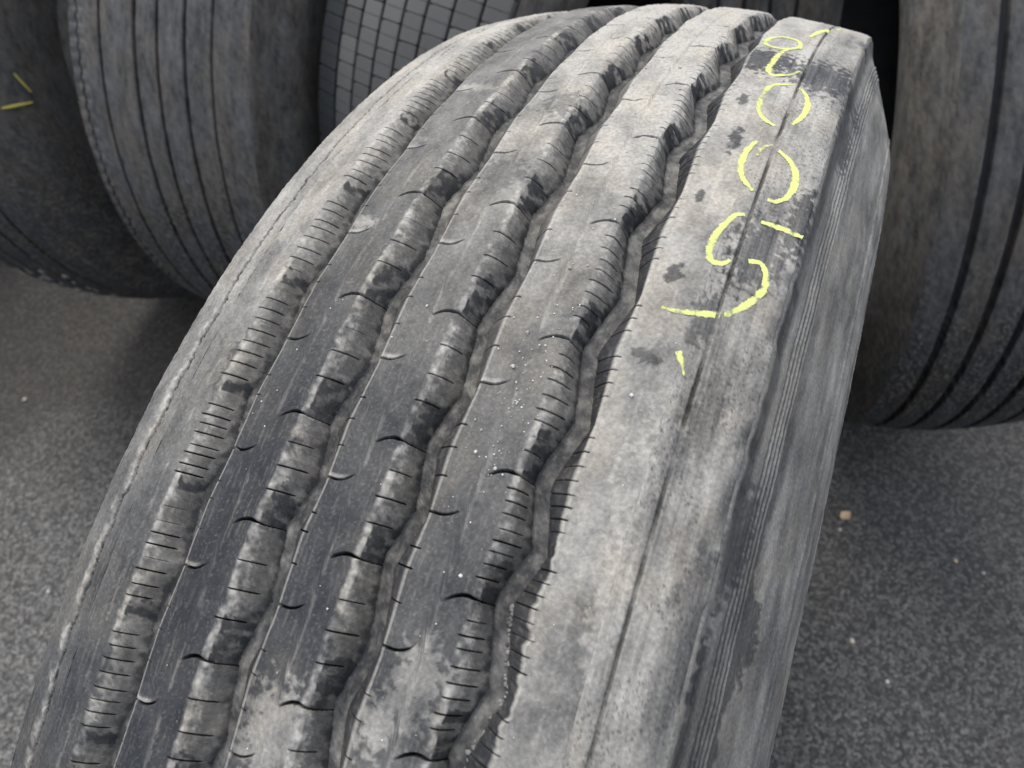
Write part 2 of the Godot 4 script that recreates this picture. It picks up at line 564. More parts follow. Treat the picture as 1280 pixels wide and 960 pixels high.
# a surface turned about the axle from a profile of (x, r); shape(x, r, i, deg) may push it in or out
func side_mesh(prof: PackedVector2Array, mode: String, step: float) -> ArrayMesh:
	var rows := plain_rows(step)
	var nr := rows.size()
	var nc := prof.size()
	var pos := PackedVector3Array(); pos.resize(nr * nc)
	var col := PackedColorArray(); col.resize(nr * nc)
	var uv := PackedVector2Array(); uv.resize(nr * nc)
	var run := PackedFloat32Array(); run.resize(nc)
	var nrm := PackedVector2Array(); nrm.resize(nc)
	for j in nc:
		if j > 0: run[j] = run[j - 1] + prof[j].distance_to(prof[j - 1])
		var tg := (prof[mini(j + 1, nc - 1)] - prof[maxi(j - 1, 0)]).normalized()
		nrm[j] = Vector2(-tg.y, tg.x)
	for i in nr:
		var th: float = rows[i][0]
		var arc := th * 9.163
		for j in nc:
			var p := prof[j]
			var x := p.x
			var r := p.y
			var w := run[j]
			var push := 0.0
			var c: Color
			var nm := n_mid.get_noise_2d(w, arc)
			if mode == "liner":
				c = RUBBER
			elif mode == "left_shoulder":
				# crack with a crumbled, pale lip
				var jag := 0.8 * n_mid.get_noise_2d(3.0, arc * 1.6) + 1.2 * n_big.get_noise_2d(9.0, arc * 1.5)
				var g := x + 98.6 - jag
				var d := lerpf(dust_row("left_out", th), dust_row("left_in", th), sstep(-100.0, -92.0, x))
				push += (0.1 + 0.25 * d) * (nm * 0.8 + 0.5 * n_fine.get_noise_2d(x, arc)) + 0.2 * n_big.get_noise_2d(x, arc)
				if absf(g) < 0.7: push -= 1.5 * (1.0 - absf(g) / 0.7)
				var lip := sstep(-6.0, -1.6, g) * (1.0 - sstep(-0.9, 0.0, g))
				push += lip * (0.1 + 1.1 * maxf(0.0, n_mid.get_noise_2d(x * 0.6, arc * 0.7) + 0.1)) * sstep(28.0, 40.0, th)
				d += lip * clampf(0.55 * n_mid.get_noise_2d(x * 0.6, arc * 0.7) + 0.25, 0.0, 0.6) * sstep(34.0, 42.0, th)
				d = patchy(d, x, th)
				c = tone(clampf(d, 0, 1), x, arc, 0.55)
				if absf(g) < 0.6: c = c.lerp(NEAR_BLACK, clampf(0.45 + 0.8 * n_mid.get_noise_2d(7.0, arc), 0.0, 0.8))
			elif mode == "right_shoulder":
				var g2 := x - 98.7 + 0.25 * n_mid.get_noise_2d(1.0, arc)
				var d2 := lerpf(dust_row("right_in", th), dust_row("right_out", th), sstep(94.0, 104.0, x))
				d2 = patchy(d2, x, th)
				push += (0.06 + 0.2 * d2) * (nm * 0.8 + 0.5 * n_fine.get_noise_2d(x, arc)) + 0.2 * n_big.get_noise_2d(x, arc)
				d2 += 0.18 * n_big.get_noise_2d(x * 2.2 + 400.0, arc * 0.10) + 0.10 * n_mid.get_noise_2d(x * 1.2, arc * 0.05) + 0.08 * n_fine.get_noise_2d(x * 1.1, arc * 0.022)
				var keen := clampf(0.75 + 0.9 * n_big.get_noise_2d(60.0, arc * 0.7) - 0.5 * sstep(45.0, 52.0, th), 0.25, 1.0)
				if absf(g2) < 0.75: push -= 1.9 * keen * (1.0 - absf(g2) / 0.75)
				if g2 > 0.75 and g2 < 1.9: push += 0.25
				push -= edge_drop(arc) * pow(clampf((x - 113.0) / 6.4, 0.0, 1.0), 2.0)
				d2 = lerpf(d2, 0.12, 0.7 * clampf(edge_drop(arc) - 0.9, 0.0, 1.0) * sstep(112.0, 118.0, x))
				c = tone(clampf(d2, 0, 1), x, arc, 0.65)
				var pit := n_fine.get_noise_2d(x * 0.55 + 90.0, arc * 0.55)
				if pit > 0.50 and n_big.get_noise_2d(x * 0.7, arc * 0.7 + 800.0) > 0.0: c = c.lerp(RUBBER, clampf((pit - 0.50) * 5.0, 0.0, 0.6))
				if absf(g2) < 0.65: c = c.lerp(NEAR_BLACK, 0.6 * keen)
			else:
				# right buttress and sidewall
				var d3 := dust_row("side", th) * (1.0 if p.y > 420.0 else 0.8)
				var line := 0.0
				d3 += 0.14 * n_big.get_noise_2d(w * 1.6, arc * 0.12) + 0.10 * n_mid.get_noise_2d(w * 0.6, arc * 0.05)
				push += 0.12 * nm + 0.25 * n_big.get_noise_2d(w, arc)
				if mode == "sidewall_right":
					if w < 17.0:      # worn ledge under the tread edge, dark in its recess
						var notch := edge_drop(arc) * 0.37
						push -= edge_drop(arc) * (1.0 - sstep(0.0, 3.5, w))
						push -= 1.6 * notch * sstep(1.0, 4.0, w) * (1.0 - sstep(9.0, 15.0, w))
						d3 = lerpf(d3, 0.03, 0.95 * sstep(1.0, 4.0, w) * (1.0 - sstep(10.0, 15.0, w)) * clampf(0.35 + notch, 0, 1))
					elif w < 27.0:    # four thin moulded lines
						var q := fposmod(w - 17.0, 2.5) / 2.5
						push += 0.75 * sin(q * PI)
						d3 += 0.42 * sin(q * PI) - 0.30
						line = 1.0 - sstep(0.0, 0.28, minf(q, 1.0 - q))
					elif w > 64.0 and w < 66.0 or w > 90.0 and w < 93.0:
						push += 0.5
					elif w < 48.0:
						var edge := 33.0 + 6.0 * n_big.get_noise_2d(70.0, arc * 0.7) + 1.5 * n_mid.get_noise_2d(71.0, arc)
						d3 = lerpf(d3, 0.05, 0.8 * (1.0 - sstep(-1.0, 1.0, w - edge)) * sstep(30.0, 42.0, th))
				d3 = patchy(d3, x, th)
				c = tone(clampf(d3, 0, 1), w + 200.0, arc, 0.80).lerp(NEAR_BLACK, 0.75 * line)
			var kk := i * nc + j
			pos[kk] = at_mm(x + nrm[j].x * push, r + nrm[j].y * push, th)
			col[kk] = c
			uv[kk] = Vector2(w * 0.02, th * 0.18326)
	return grid_mesh(nr, nc, pos, col, uv)

func edge_drop(arc: float) -> float:     # how far the outer tread edge is worn off
	return 0.8 + 1.7 * sstep(0.05, 0.40, n_big.get_noise_2d(40.0, arc * 0.55))

func resample(pts: Array, step: float) -> PackedVector2Array:
	var c := Curve2D.new()
	for i in pts.size():
		var p: Vector2 = pts[i]
		var t := Vector2.ZERO
		if i > 0 and i < pts.size() - 1:
			t = (Vector2(pts[i + 1]) - Vector2(pts[i - 1])) * 0.16
		c.add_point(p, -t, t)
	var n := int(c.get_baked_length() / step)
	var out := PackedVector2Array()
	for i in n + 1:
		out.append(c.sample_baked(c.get_baked_length() * i / n, true))
	return out

func make_main_tyre() -> void:
	make_tb()
	var b := Basis(Vector3(0.87329, 0.07648, 0.48116), Vector3(0.12745, 0.91735, -0.37714), Vector3(-0.47024, 0.39068, 0.79136)).orthonormalized()
	var centre := Vector3(0.06518, 0.52480, -0.28911)
	var foot := Vector3(0.06742, 0.0, -0.28717)
	off = b.inverse() * (centre - foot)
	var t := thing("worn_truck_tyre", "large worn truck tyre in front with yellow chalk numbers on its dusty tread", "tyre", foot, b, "used tyres standing in the yard")
	var many := []
	for i in 8: many.append(0.145 + 0.1 * i)
	var many_l := [0.04, 0.14, 0.24, 0.34, 0.64, 0.74, 0.84, 0.94]
	var few := [0.29, 0.505, 0.715]
	var few_l := [0.19, 0.79, 0.955]
	# ribs from left to right
	var rows_l := make_rows(many, [], false, false, 0.075)
	var ml := rib(rows_l, NAN, -92.0, -74.0, -63.4, "left_in", "left_in", 26)
	part("shoulder_rib", ml, mat_rubber, t)
	var pl := PackedVector2Array()
	var xx := -110.4
	while xx < -92.0:
		pl.append(Vector2(xx, crown(xx)))
		xx += 0.45
	pl.append(Vector2(-92.0, crown(-92.0)))
	part("shoulder_edge", side_mesh(pl, "left_shoulder", 0.085), mat_rubber, t)
	part("tread_rib", rib(make_rows(few, few_l, true, true, 0.075), -58.6, -54.5, -29.5, -20.4, "a", "a", 44), mat_rubber, t)
	part("tread_rib", rib(make_rows(few, few_l, true, true, 0.075), -16.0, -10.3, 13.0, 19.6, "b", "b", 42), mat_rubber, t)
	part("tread_rib", rib(make_rows(many, few_l, true, true, 0.075), 24.0, 30.0, 55.3, 60.6, "c", "c", 46), mat_rubber, t)
	var rows_r := make_rows([], many_l, false, false, 0.075)
	part("shoulder_rib", rib(rows_r, 65.8, 71.8, 92.0, NAN, "right_in", "right_in", 36), mat_rubber, t)
	var pr := PackedVector2Array()
	xx = 92.0
	while xx < 119.2:
		pr.append(Vector2(xx, crown(xx)))
		xx += 0.45
	pr.append(Vector2(119.6, crown(119.6) - 0.3))
	part("shoulder_edge", side_mesh(pr, "right_shoulder", 0.085), mat_rubber, t)
	for g in [[-61.0, 2.2, 2.6], [-18.2, 2.0, 2.4], [21.8, 2.0, 2.4], [63.2, 2.3, 3.0]]:
		part("tread_groove", groove_floor(g[0], g[1], g[2]), mat_rubber, t)
	var sr := resample([Vector2(119.6, crown(119.6) - 0.3), Vector2(120.6, 507.5), Vector2(121.6, 502.5), Vector2(122.6, 497.5), Vector2(124.4, 493.0), Vector2(127.4, 487.0), Vector2(131.0, 478.5), Vector2(135.0, 469.0), Vector2(140.0, 457.0), Vector2(144.0, 446.0), Vector2(146.8, 434.0), Vector2(147.4, 420.0), Vector2(146.5, 402.0), Vector2(143.0, 380.0), Vector2(137.0, 355.0), Vector2(128.0, 330.0), Vector2(119.0, 308.0), Vector2(112.0, 292.0), Vector2(106.0, 288.0), Vector2(99.0, 291.0)], 0.55)
	part("sidewall", side_mesh(sr, "sidewall_right", 0.10), mat_rubber, t, "grey dusty sidewall with fine moulded lines below the tread edge")
	var sl := resample([Vector2(-99.0, 291.0), Vector2(-106.0, 288.0), Vector2(-112.0, 292.0), Vector2(-128.0, 330.0), Vector2(-143.0, 380.0), Vector2(-147.4, 420.0), Vector2(-144.0, 446.0), Vector2(-135.0, 467.0), Vector2(-125.0, 486.0), Vector2(-118.5, 499.0), Vector2(-114.2, 507.0), Vector2(-112.0, 511.0), Vector2(-110.4, crown(-110.4))], 2.2)
	part("sidewall", side_mesh(sl, "sidewall_left", 0.25), mat_rubber, t)
	var inn := resample([Vector2(99.0, 291.0), Vector2(113.0, 325.0), Vector2(132.0, 380.0), Vector2(134.0, 430.0), Vector2(118.0, 470.0), Vector2(95.0, 492.0), Vector2(0.0, 501.0), Vector2(-95.0, 492.0), Vector2(-118.0, 470.0), Vector2(-134.0, 430.0), Vector2(-132.0, 380.0), Vector2(-113.0, 325.0), Vector2(-99.0, 291.0)], 12.0)
	part("inner_liner", side_mesh(inn, "liner", 1.5), mat_rubber, t)
	chalk_writing(t)
	grit_on_tread(t)

# ------------------------------------------------------------------ chalk
const CHALK := [
	["yellow chalk stroke", [[92.8, 8.3], [96.0, 5.6], [99.6, 3.5]], [[101.0, 3.0], [105.4, 2.1]]],
	["yellow chalk numeral with an open loop", [[91.7, 11.4], [89.0, 10.0], [81.1, 9.8], [75.1, 10.8], [75.7, 11.9], [81.4, 12.2], [88.1, 11.8], [91.0, 11.1]], [[91.2, 11.3], [86.2, 12.1], [83.6, 14.1], [83.5, 15.9], [85.8, 16.3], [91.9, 15.9], [96.7, 15.0]]],
	["smaller yellow chalk nought", [[96.4, 16.9], [88.5, 17.5], [86.2, 18.7], [87.0, 20.1], [90.5, 21.0], [95.9, 21.4]], [[99.2, 17.0], [103.7, 17.9], [105.5, 18.9], [104.7, 20.0], [102.0, 20.9]]],
	["larger yellow chalk nought", [[91.7, 23.0], [89.2, 23.9], [89.3, 25.1], [92.4, 26.0], [96.9, 26.5]], [[99.9, 23.25], [105.3, 23.7], [109.3, 24.5], [110.4, 25.4], [109.2, 26.3], [105.6, 26.8], [102.8, 26.8]], [[93.5, 24.1], [95.0, 23.3], [98.2, 23.0]]],
	["yellow chalk five", [[96.9, 28.05], [94.1, 28.2], [91.0, 29.0], [89.2, 29.9], [89.3, 30.6], [91.2, 31.0], [94.7, 31.0], [97.2, 30.7]], [[103.2, 28.2], [110.2, 28.25], [118.6, 28.4]], [[103.2, 30.5], [107.1, 30.4], [110.1, 30.9], [110.9, 31.6], [108.6, 32.3], [104.4, 33.0], [98.5, 33.45], [90.0, 33.7], [84.5, 33.8], [80.3, 33.8]]],
	["small yellow chalk dab", [[90.2, 35.5], [92.8, 36.0], [94.4, 36.4]]],
]

func chalk_writing(t: Node3D) -> void:
	for mark in CHALK:
		var v := PackedVector3Array()
		var n := PackedVector3Array()
		var c := PackedColorArray()
		var idx := PackedInt32Array()
		for s in range(1, mark.size()):
			var pts: Array = mark[s]
			var faint := 0.55 if mark[0].begins_with("larger") and s == 3 else 1.0
			var cv := Curve2D.new()
			for i in pts.size():
				var p := Vector2(pts[i][0], pts[i][1] * 9.163)
				var tg := Vector2.ZERO
				if i > 0 and i < pts.size() - 1:
					tg = (Vector2(pts[i + 1][0], pts[i + 1][1] * 9.163) - Vector2(pts[i - 1][0], pts[i - 1][1] * 9.163)) * 0.17
				cv.add_point(p, -tg, tg)
			var len_ := cv.get_baked_length()
			var nn := int(len_ / 0.35)
			var w0: float = 1.45 * (0.7 if faint < 1.0 else 1.0)
			const ACROSS := 9
			var base := v.size()
			for i in nn + 1:
				var q := float(i) / nn
				var p := cv.sample_baked(len_ * q, true)
				var p2 := cv.sample_baked(minf(len_, len_ * q + 0.4), true)
				var p1 := cv.sample_baked(maxf(0.0, len_ * q - 0.4), true)
				var dir := (p2 - p1).normalized()
				var nrm := Vector2(-dir.y, dir.x)
				var w := w0 * (0.62 + 0.38 * sin(q * PI)) * (1.15 - 0.9 * q if mark[0].begins_with("small ") else 1.0) * (1.0 + 0.25 * n_mid.get_noise_2d(len_, i * 0.6))
				for a in ACROSS:
					var u := (float(a) / (ACROSS - 1) * 2.0 - 1.0)
					var pp := p + nrm * u * w * (1.0 + 0.2 * n_fine.get_noise_2d(p.x * 1.5 + a, p.y * 1.5))
					var x := pp.x
					var deg := pp.y / 9.163
					var h := 0.22
					var g := absf(x - 98.7)
					if g < 0.75: h -= 1.2 * (1.0 - g / 0.75)
					var nz := n_mid.get_noise_2d(x, pp.y)
					h += 0.2 * (nz * 0.8 + 0.5 * n_fine.get_noise_2d(x, pp.y)) + 0.2 * n_big.get_noise_2d(x, pp.y)
					# worn thin: the chalk sinks below the rubber where its cover breaks
					var cover := 0.86 - 0.7 * u * u + 0.6 * nz + 0.22 * n_fine.get_noise_2d(x * 0.8, pp.y * 0.8) + 0.5 * n_big.get_noise_2d(x + 30.0, pp.y * 0.8) - (1.0 - faint) * 0.9
					v.append(at_mm(x, crown(x) + h, deg))
					n.append(Vector3(0, cos(deg_to_rad(deg)), sin(deg_to_rad(deg))))
					var k := clampf(0.45 + 0.8 * cover, 0.0, 1.0)
					var cc := Color(0.40, 0.41, 0.25).lerp(Color(0.48, 0.52, 0.19), k)
					cc.a = clampf(0.30 + 1.15 * cover, 0.0, 0.93)
					c.append(cc)
			for i in nn:
				for a in ACROSS - 1:
					var o := base + i * ACROSS + a
					idx.append_array([o, o + ACROSS + 1, o + 1, o, o + ACROSS, o + ACROSS + 1])
		var arr := []
		arr.resize(Mesh.ARRAY_MAX)
		arr[Mesh.ARRAY_VERTEX] = v
		arr[Mesh.ARRAY_NORMAL] = n
		arr[Mesh.ARRAY_COLOR] = c
		arr[Mesh.ARRAY_INDEX] = idx
		var m := ArrayMesh.new()
		m.add_surface_from_arrays(Mesh.PRIMITIVE_TRIANGLES, arr)
		part("chalk_mark", m, mat_chalk, t, mark[0])

func pebble(st: SurfaceTool, at: Vector3, size: Vector3, turn: Basis, c: Color) -> void:
	# a small stone of 20 uneven faces
	var g := (1.0 + sqrt(5.0)) * 0.5
	var p := [Vector3(-1, g, 0), Vector3(1, g, 0), Vector3(-1, -g, 0), Vector3(1, -g, 0), Vector3(0, -1, g), Vector3(0, 1, g), Vector3(0, -1, -g), Vector3(0, 1, -g), Vector3(g, 0, -1), Vector3(g, 0, 1), Vector3(-g, 0, -1), Vector3(-g, 0, 1)]
	for i in 12: p[i] = at + turn * (p[i].normalized() * size * rng.randf_range(0.75, 1.15))
	for f in ["0 11 5", "0 5 1", "0 1 7", "0 7 10", "0 10 11", "1 5 9", "5 11 4", "11 10 2", "10 7 6", "7 1 8", "3 9 4", "3 4 2", "3 2 6", "3 6 8", "3 8 9", "4 9 5", "2 4 11", "6 2 10", "8 6 7", "9 8 1"]:
		var q: PackedStringArray = f.split(" ")
		for k in [0, 2, 1]:
			st.set_color(c)
			st.add_vertex(p[int(q[k])])

func grit_on_tread(t: Node3D) -> void:
	var st := SurfaceTool.new()
	st.begin(Mesh.PRIMITIVE_TRIANGLES)
	st.set_smooth_group(-1)
	for i in 260:
		var gd := 46.0 + absf(rng.randfn(0.0, 5.0))
		var gk := pitch_at(gd)
		var gx := 66.6 + 3.0 * zig((gd - TB[gk]) / (TB[gk + 1] - TB[gk])) + rng.randf_range(-1.2, 3.6)
		var gs := rng.randf_range(0.3, 1.1)
		var gw := rng.randf_range(0.03, 0.22)
		pebble(st, at_mm(gx, crown(gx) - 9.0 + gs * 0.5 + maxf(0.0, gx - 68.0) * 0.8, gd), Vector3(gs, gs * 0.8, gs) * 0.001, Basis(Vector3.UP, rng.randf() * TAU), Color(gw, gw, gw * 0.95))
	for i in 330:
		var x := rng.randf_range(-52.0, 90.0)
		var deg := rng.randf_range(6.0, 58.0)
		if rng.randf() < 0.45:
			x = 44.0 + rng.randfn(0.0, 7.0)
			deg = 38.0 + rng.randfn(0.0, 3.0)
		var ok := (x > -53 and x < -31) or (x > -9 and x < 12) or (x > 31 and x < 54) or (x > 73 and x < 96)
		if not ok: continue
		var s := rng.randf_range(0.14, 0.42)
		if rng.randf() < 0.05: s = rng.randf_range(0.5, 0.9)
		var w := rng.randf_range(0.22, 0.55)
		pebble(st, at_mm(x, crown(x) + s * 0.5, deg), Vector3(s, s * 0.7, s) * 0.001, Basis(Vector3(1, 0, 0), deg_to_rad(deg)) * Basis(Vector3.UP, rng.randf() * TAU), Color(w, w * 0.98, w * 0.92))
	st.generate_normals()
	var g := part("grit", st.commit(), mat_grit, t, "pale grit lying on the tread")
	g.set_meta("kind", "stuff")

# ------------------------------------------------------------------ the tyres behind
# cfg: x, z, yaw, lean, radius, grooves [centre, width, depth], edges, tone
func pose(x: float, z: float, yaw: float, lean: float, r: float, half: float) -> Transform3D:
	var ax := Vector3(cos(yaw) * cos(lean), sin(lean), -sin(yaw) * cos(lean))
	var fz := Vector3(sin(yaw), 0, cos(yaw))
	var up := fz.cross(ax)
	var h := r * cos(lean) + half * absf(sin(lean)) * 0.8 - 0.006
	return Transform3D(Basis(ax, up, fz), Vector3(x, h, z))

func yard_tyre(label: String, at: Transform3D, radius: float, edge_l: float, edge_r: float, grooves: Array, dusty: float, seed_: float, rows_deg: Array, blocks := false) -> Node3D:
	var foot := Vector3(at.origin.x, 0.0, at.origin.z)
	off = at.basis.inverse() * (at.origin - foot)
	var t := thing("used_tyre", label, "tyre", foot, at.basis, "used tyres standing in the yard")
	var rows := []
	var n1 := int((rows_deg[1] - rows_deg[0]) / 0.45)
	for i in n1: rows.append(lerpf(rows_deg[0], rows_deg[1], float(i) / n1))
	for i in 101: rows.append(lerpf(rows_deg[1], rows_deg[0] + 360.0, i / 100.0))
	var cr := 0.0009
	var prev := edge_l
	var mid := (edge_l + edge_r) * 0.5
	for gi in grooves.size() + 1:
		var stop: float = grooves[gi][0] - grooves[gi][1] * 0.5 if gi < grooves.size() else edge_r
		var xs := PackedVector2Array()
		var n := maxi(4, int((stop - prev) / 2.4))
		var dep_l: float = grooves[gi - 1][2] if gi > 0 else 0.0
		var dep_r: float = grooves[gi][2] if gi < grooves.size() else 0.0
		if dep_l > 0: xs.append(Vector2(prev + 0.2, -dep_l))
		if dep_l > 0: xs.append(Vector2(prev + 0.5, -0.8))
		for i in n + 1: xs.append(Vector2(lerpf(prev + 1.4, stop - 1.4, float(i) / n), 0.0))
		if dep_r > 0: xs.append(Vector2(stop - 0.5, -0.8))
		if dep_r > 0: xs.append(Vector2(stop - 0.2, -dep_r))
		if not blocks:
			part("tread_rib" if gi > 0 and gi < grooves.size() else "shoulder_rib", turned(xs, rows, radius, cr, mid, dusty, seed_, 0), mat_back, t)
		if gi < grooves.size() and not blocks:
			var gx: float = grooves[gi][0]
			var gw: float = grooves[gi][1] * 0.5 + 0.6
			var gd: float = grooves[gi][2]
			var gs := PackedVector2Array([Vector2(gx - gw, -gd + 0.2), Vector2(gx, -gd), Vector2(gx + gw, -gd + 0.2)])
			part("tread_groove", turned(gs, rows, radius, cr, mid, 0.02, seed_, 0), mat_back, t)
		if gi < grooves.size(): prev = grooves[gi][0] + grooves[gi][1] * 0.5
	if blocks:
		var bs := PackedVector2Array()
		for i in 31: bs.append(Vector2(lerpf(edge_l, edge_r, i / 30.0), -11.0))
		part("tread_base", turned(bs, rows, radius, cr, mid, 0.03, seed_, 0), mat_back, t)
	# sidewalls down to the bead, then the liner
	var er := radius - cr * pow(edge_r - mid, 2)
	var w := edge_r
	var sh := 0.0 if not blocks else -11.0
	var side := resample([Vector2(w - 1.4, er + sh), Vector2(w + 1.0, er - 3.0 + sh), Vector2(w + 4.5, er - 16.0), Vector2(w + 12.0, er - 40.0), Vector2(w + 20.0, er - 62.0), Vector2(w + 25.0, er - 92.0), Vector2(w + 20.0, er - 140.0), Vector2(w + 6.0, er - 190.0), Vector2(w - 10.0, er - 222.0), Vector2(w - 20.0, er - 222.0)], 4.0)
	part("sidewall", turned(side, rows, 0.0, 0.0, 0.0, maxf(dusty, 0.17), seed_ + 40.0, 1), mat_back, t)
	var el := edge_l
	var side_l := PackedVector2Array()
	for i in range(side.size() - 1, -1, -1):
		side_l.append(Vector2(el - (side[i].x - w), side[i].y))
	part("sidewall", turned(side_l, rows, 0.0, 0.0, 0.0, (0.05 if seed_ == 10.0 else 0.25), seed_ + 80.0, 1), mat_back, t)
	var inn := resample([Vector2(w - 20.0, er - 222.0), Vector2(w + 8.0, er - 140.0), Vector2(w + 10.0, er - 80.0), Vector2(w - 15.0, er - 35.0), Vector2(mid, er - 22.0), Vector2(el + 15.0, er - 35.0), Vector2(el - 10.0, er - 80.0), Vector2(el - 8.0, er - 140.0), Vector2(el + 20.0, er - 222.0)], 16.0)
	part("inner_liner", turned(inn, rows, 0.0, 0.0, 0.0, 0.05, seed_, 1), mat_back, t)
	return t

# kind 0: points are (x, height over the crown); kind 1: points are (x, r)
func turned(pts: PackedVector2Array, rows: Array, radius: float, cr: float, mid: float, dusty: float, s: float, kind: int) -> ArrayMesh:
	var nr := rows.size()
	var nc := pts.size()
	var pos := PackedVector3Array(); pos.resize(nr * nc)
	var col := PackedColorArray(); col.resize(nr * nc)
	var uv := PackedVector2Array(); uv.resize(nr * nc)
	for i in nr:
		var th: float = rows[i]
		var arc := th * 9.163
		for j in nc:
			var x := pts[j].x
			var r := pts[j].y
			if kind == 0 and s == 10.0:       # its outer grooves weave and carry short cross cuts
				x += 1.5 * exp(-pow((x + 124.0) / 14.0, 2.0)) * (1.0 if fposmod(th, 2.25) < 1.12 else -1.0)
				if absf(x + 124.0) < 15.0 and i % 5 == 0: r -= 2.6
			var w := x
			if kind == 0: r += radius - cr * (x - mid) * (x - mid)
			else: w = r
			var a := n_big.get_noise_2d(w * 0.9 + s, arc * 0.35)
			var b := n_mid.get_noise_2d(w * 0.5 + s, arc * 0.16)
			var b2 := n_mid.get_noise_2d(w * 0.9 + s, arc * 0.6 + 40.0)
			r += 0.5 * b2 + 0.6 * a
			var low := sstep(78.0, 100.0, th + 14.0 * a) * (1.0 - sstep(200.0, 220.0, th)) * (0.5 if kind == 1 else 1.0)  # front of the tyre coloured darker and less dusty towards the bottom
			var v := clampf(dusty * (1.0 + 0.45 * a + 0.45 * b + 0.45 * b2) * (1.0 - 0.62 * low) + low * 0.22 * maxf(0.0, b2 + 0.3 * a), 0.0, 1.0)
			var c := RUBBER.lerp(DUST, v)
			c = c.lerp(NEAR_BLACK, 0.75 * low * clampf(0.6 - 0.9 * b2, 0.0, 1.0))
			var br := clampf(0.25 + 1.2 * n_big.get_noise_2d(w * 0.5 + s + 90.0, arc * 0.2), 0.0, 0.7)
			if kind == 1: br = minf(br + 0.08, 0.5)
			c = c.lerp(Color(c.r * 1.10, c.g * 0.98, c.b * 0.84), br)
			var k := i * nc + j
			pos[k] = at_mm(x, r, th)
			col[k] = c
			uv[k] = Vector2(w * 0.02, th * 0.18326)
	return grid_mesh(nr, nc, pos, col, uv)

func tread_block(x0: float, x1: float, len_: float, radius: float, cr: float, mid: float, c: Color) -> ArrayMesh:
	# one block at angle 0 with chamfered top edges, a shallow sipe across it and an uneven top
	var st := SurfaceTool.new()
	st.begin(Mesh.PRIMITIVE_TRIANGLES)
	st.set_smooth_group(-1)
	var hz := len_ * 0.5
	var rows := [[-hz, -2.6, 0.0], [-hz + 0.3, -0.6, 0.4], [-hz + 1.3, 0.0, 1.3], [-0.7, 0.0, 1.3], [-0.2, -1.4, 1.3], [0.5, 0.0, 1.3], [hz - 1.3, 0.0, 1.3], [hz - 0.3, -0.6, 0.4], [hz, -2.6, 0.0]]
	var grid := []
	for r in rows:
		var ln := []
		var cols := [[x0, -11.0], [x0 + 0.3, -0.5], [x0 + 4.5, 0.0], [x1 - 4.5, 0.0], [x1 - 0.3, -0.5], [x1, -11.0]]
		for q in cols:
			var h: float = minf(r[1], q[1])
			var x: float = q[0]
			var zz: float = r[0]
			# the corners are notched where the grooves cross
			if zz < -hz + 1.0 and x < x0 + 1.0: zz += 6.0
			if zz > hz - 1.0 and x > x1 - 1.0: zz -= 6.0
			ln.append(at_mm(x, radius - cr * (x - mid) * (x - mid) + h, rad_to_deg(zz / radius)))
		grid.append(ln)
	for i in rows.size() - 1:
		for j in 5:
			for p in [grid[i][j], grid[i][j + 1], grid[i + 1][j + 1], grid[i][j], grid[i + 1][j + 1], grid[i + 1][j]]:
				st.set_color(c)
				st.set_uv(Vector2(p.x, p.z) * 20.0)
				st.add_vertex(p)
	st.generate_normals()
	return st.commit()

func make_blocks(t: Node3D, grooves: Array, edge_l: float, edge_r: float, radius: float, near: Array, tone_: float) -> void:
	var cr := 0.0009
	var mid := 0.0
	var count := 92
	var pitch := 360.0 / count
	var rest := SurfaceTool.new()
	rest.begin(Mesh.PRIMITIVE_TRIANGLES)
	var prev := edge_l
	var o := off
	for gi in grooves.size() + 1:
		var stop: float = grooves[gi] - 1.9 if gi < grooves.size() else edge_r
		var meshes := []
		for v in 4:
			var k := tone_ * (1.0 + 0.12 * (v - 1.5)) * (0.25 if gi == 0 else 1.0)
			meshes.append(tread_block(prev + 0.1 * v, stop, radius * deg_to_rad(pitch) - 0.5 - 0.15 * v, radius, cr, mid, RUBBER.lerp(DUST, k)))
		for i in count:
			var deg := i * pitch + (pitch * 0.5 if gi % 2 == 1 else 0.0) + 0.03 * sin(i * 2.1 + gi)
			var mesh: ArrayMesh = meshes[(i * 7 + gi * 3) % 4]
			# turn about the axle, which passes through off
			var tr := Transform3D(Basis(Vector3(1, 0, 0), deg_to_rad(deg)), Vector3.ZERO)
			tr.origin = o - tr.basis * o
			if deg >= near[0] and deg <= near[1]:
				var b := part("tread_block", mesh, mat_back, t)
				b.transform = tr
			else:
				rest.append_from(mesh, 0, tr)
		if gi < grooves.size(): prev = grooves[gi] + 1.9
	var r := part("tread_blocks", rest.commit(), mat_back, t)
	r.set_meta("kind", "stuff")

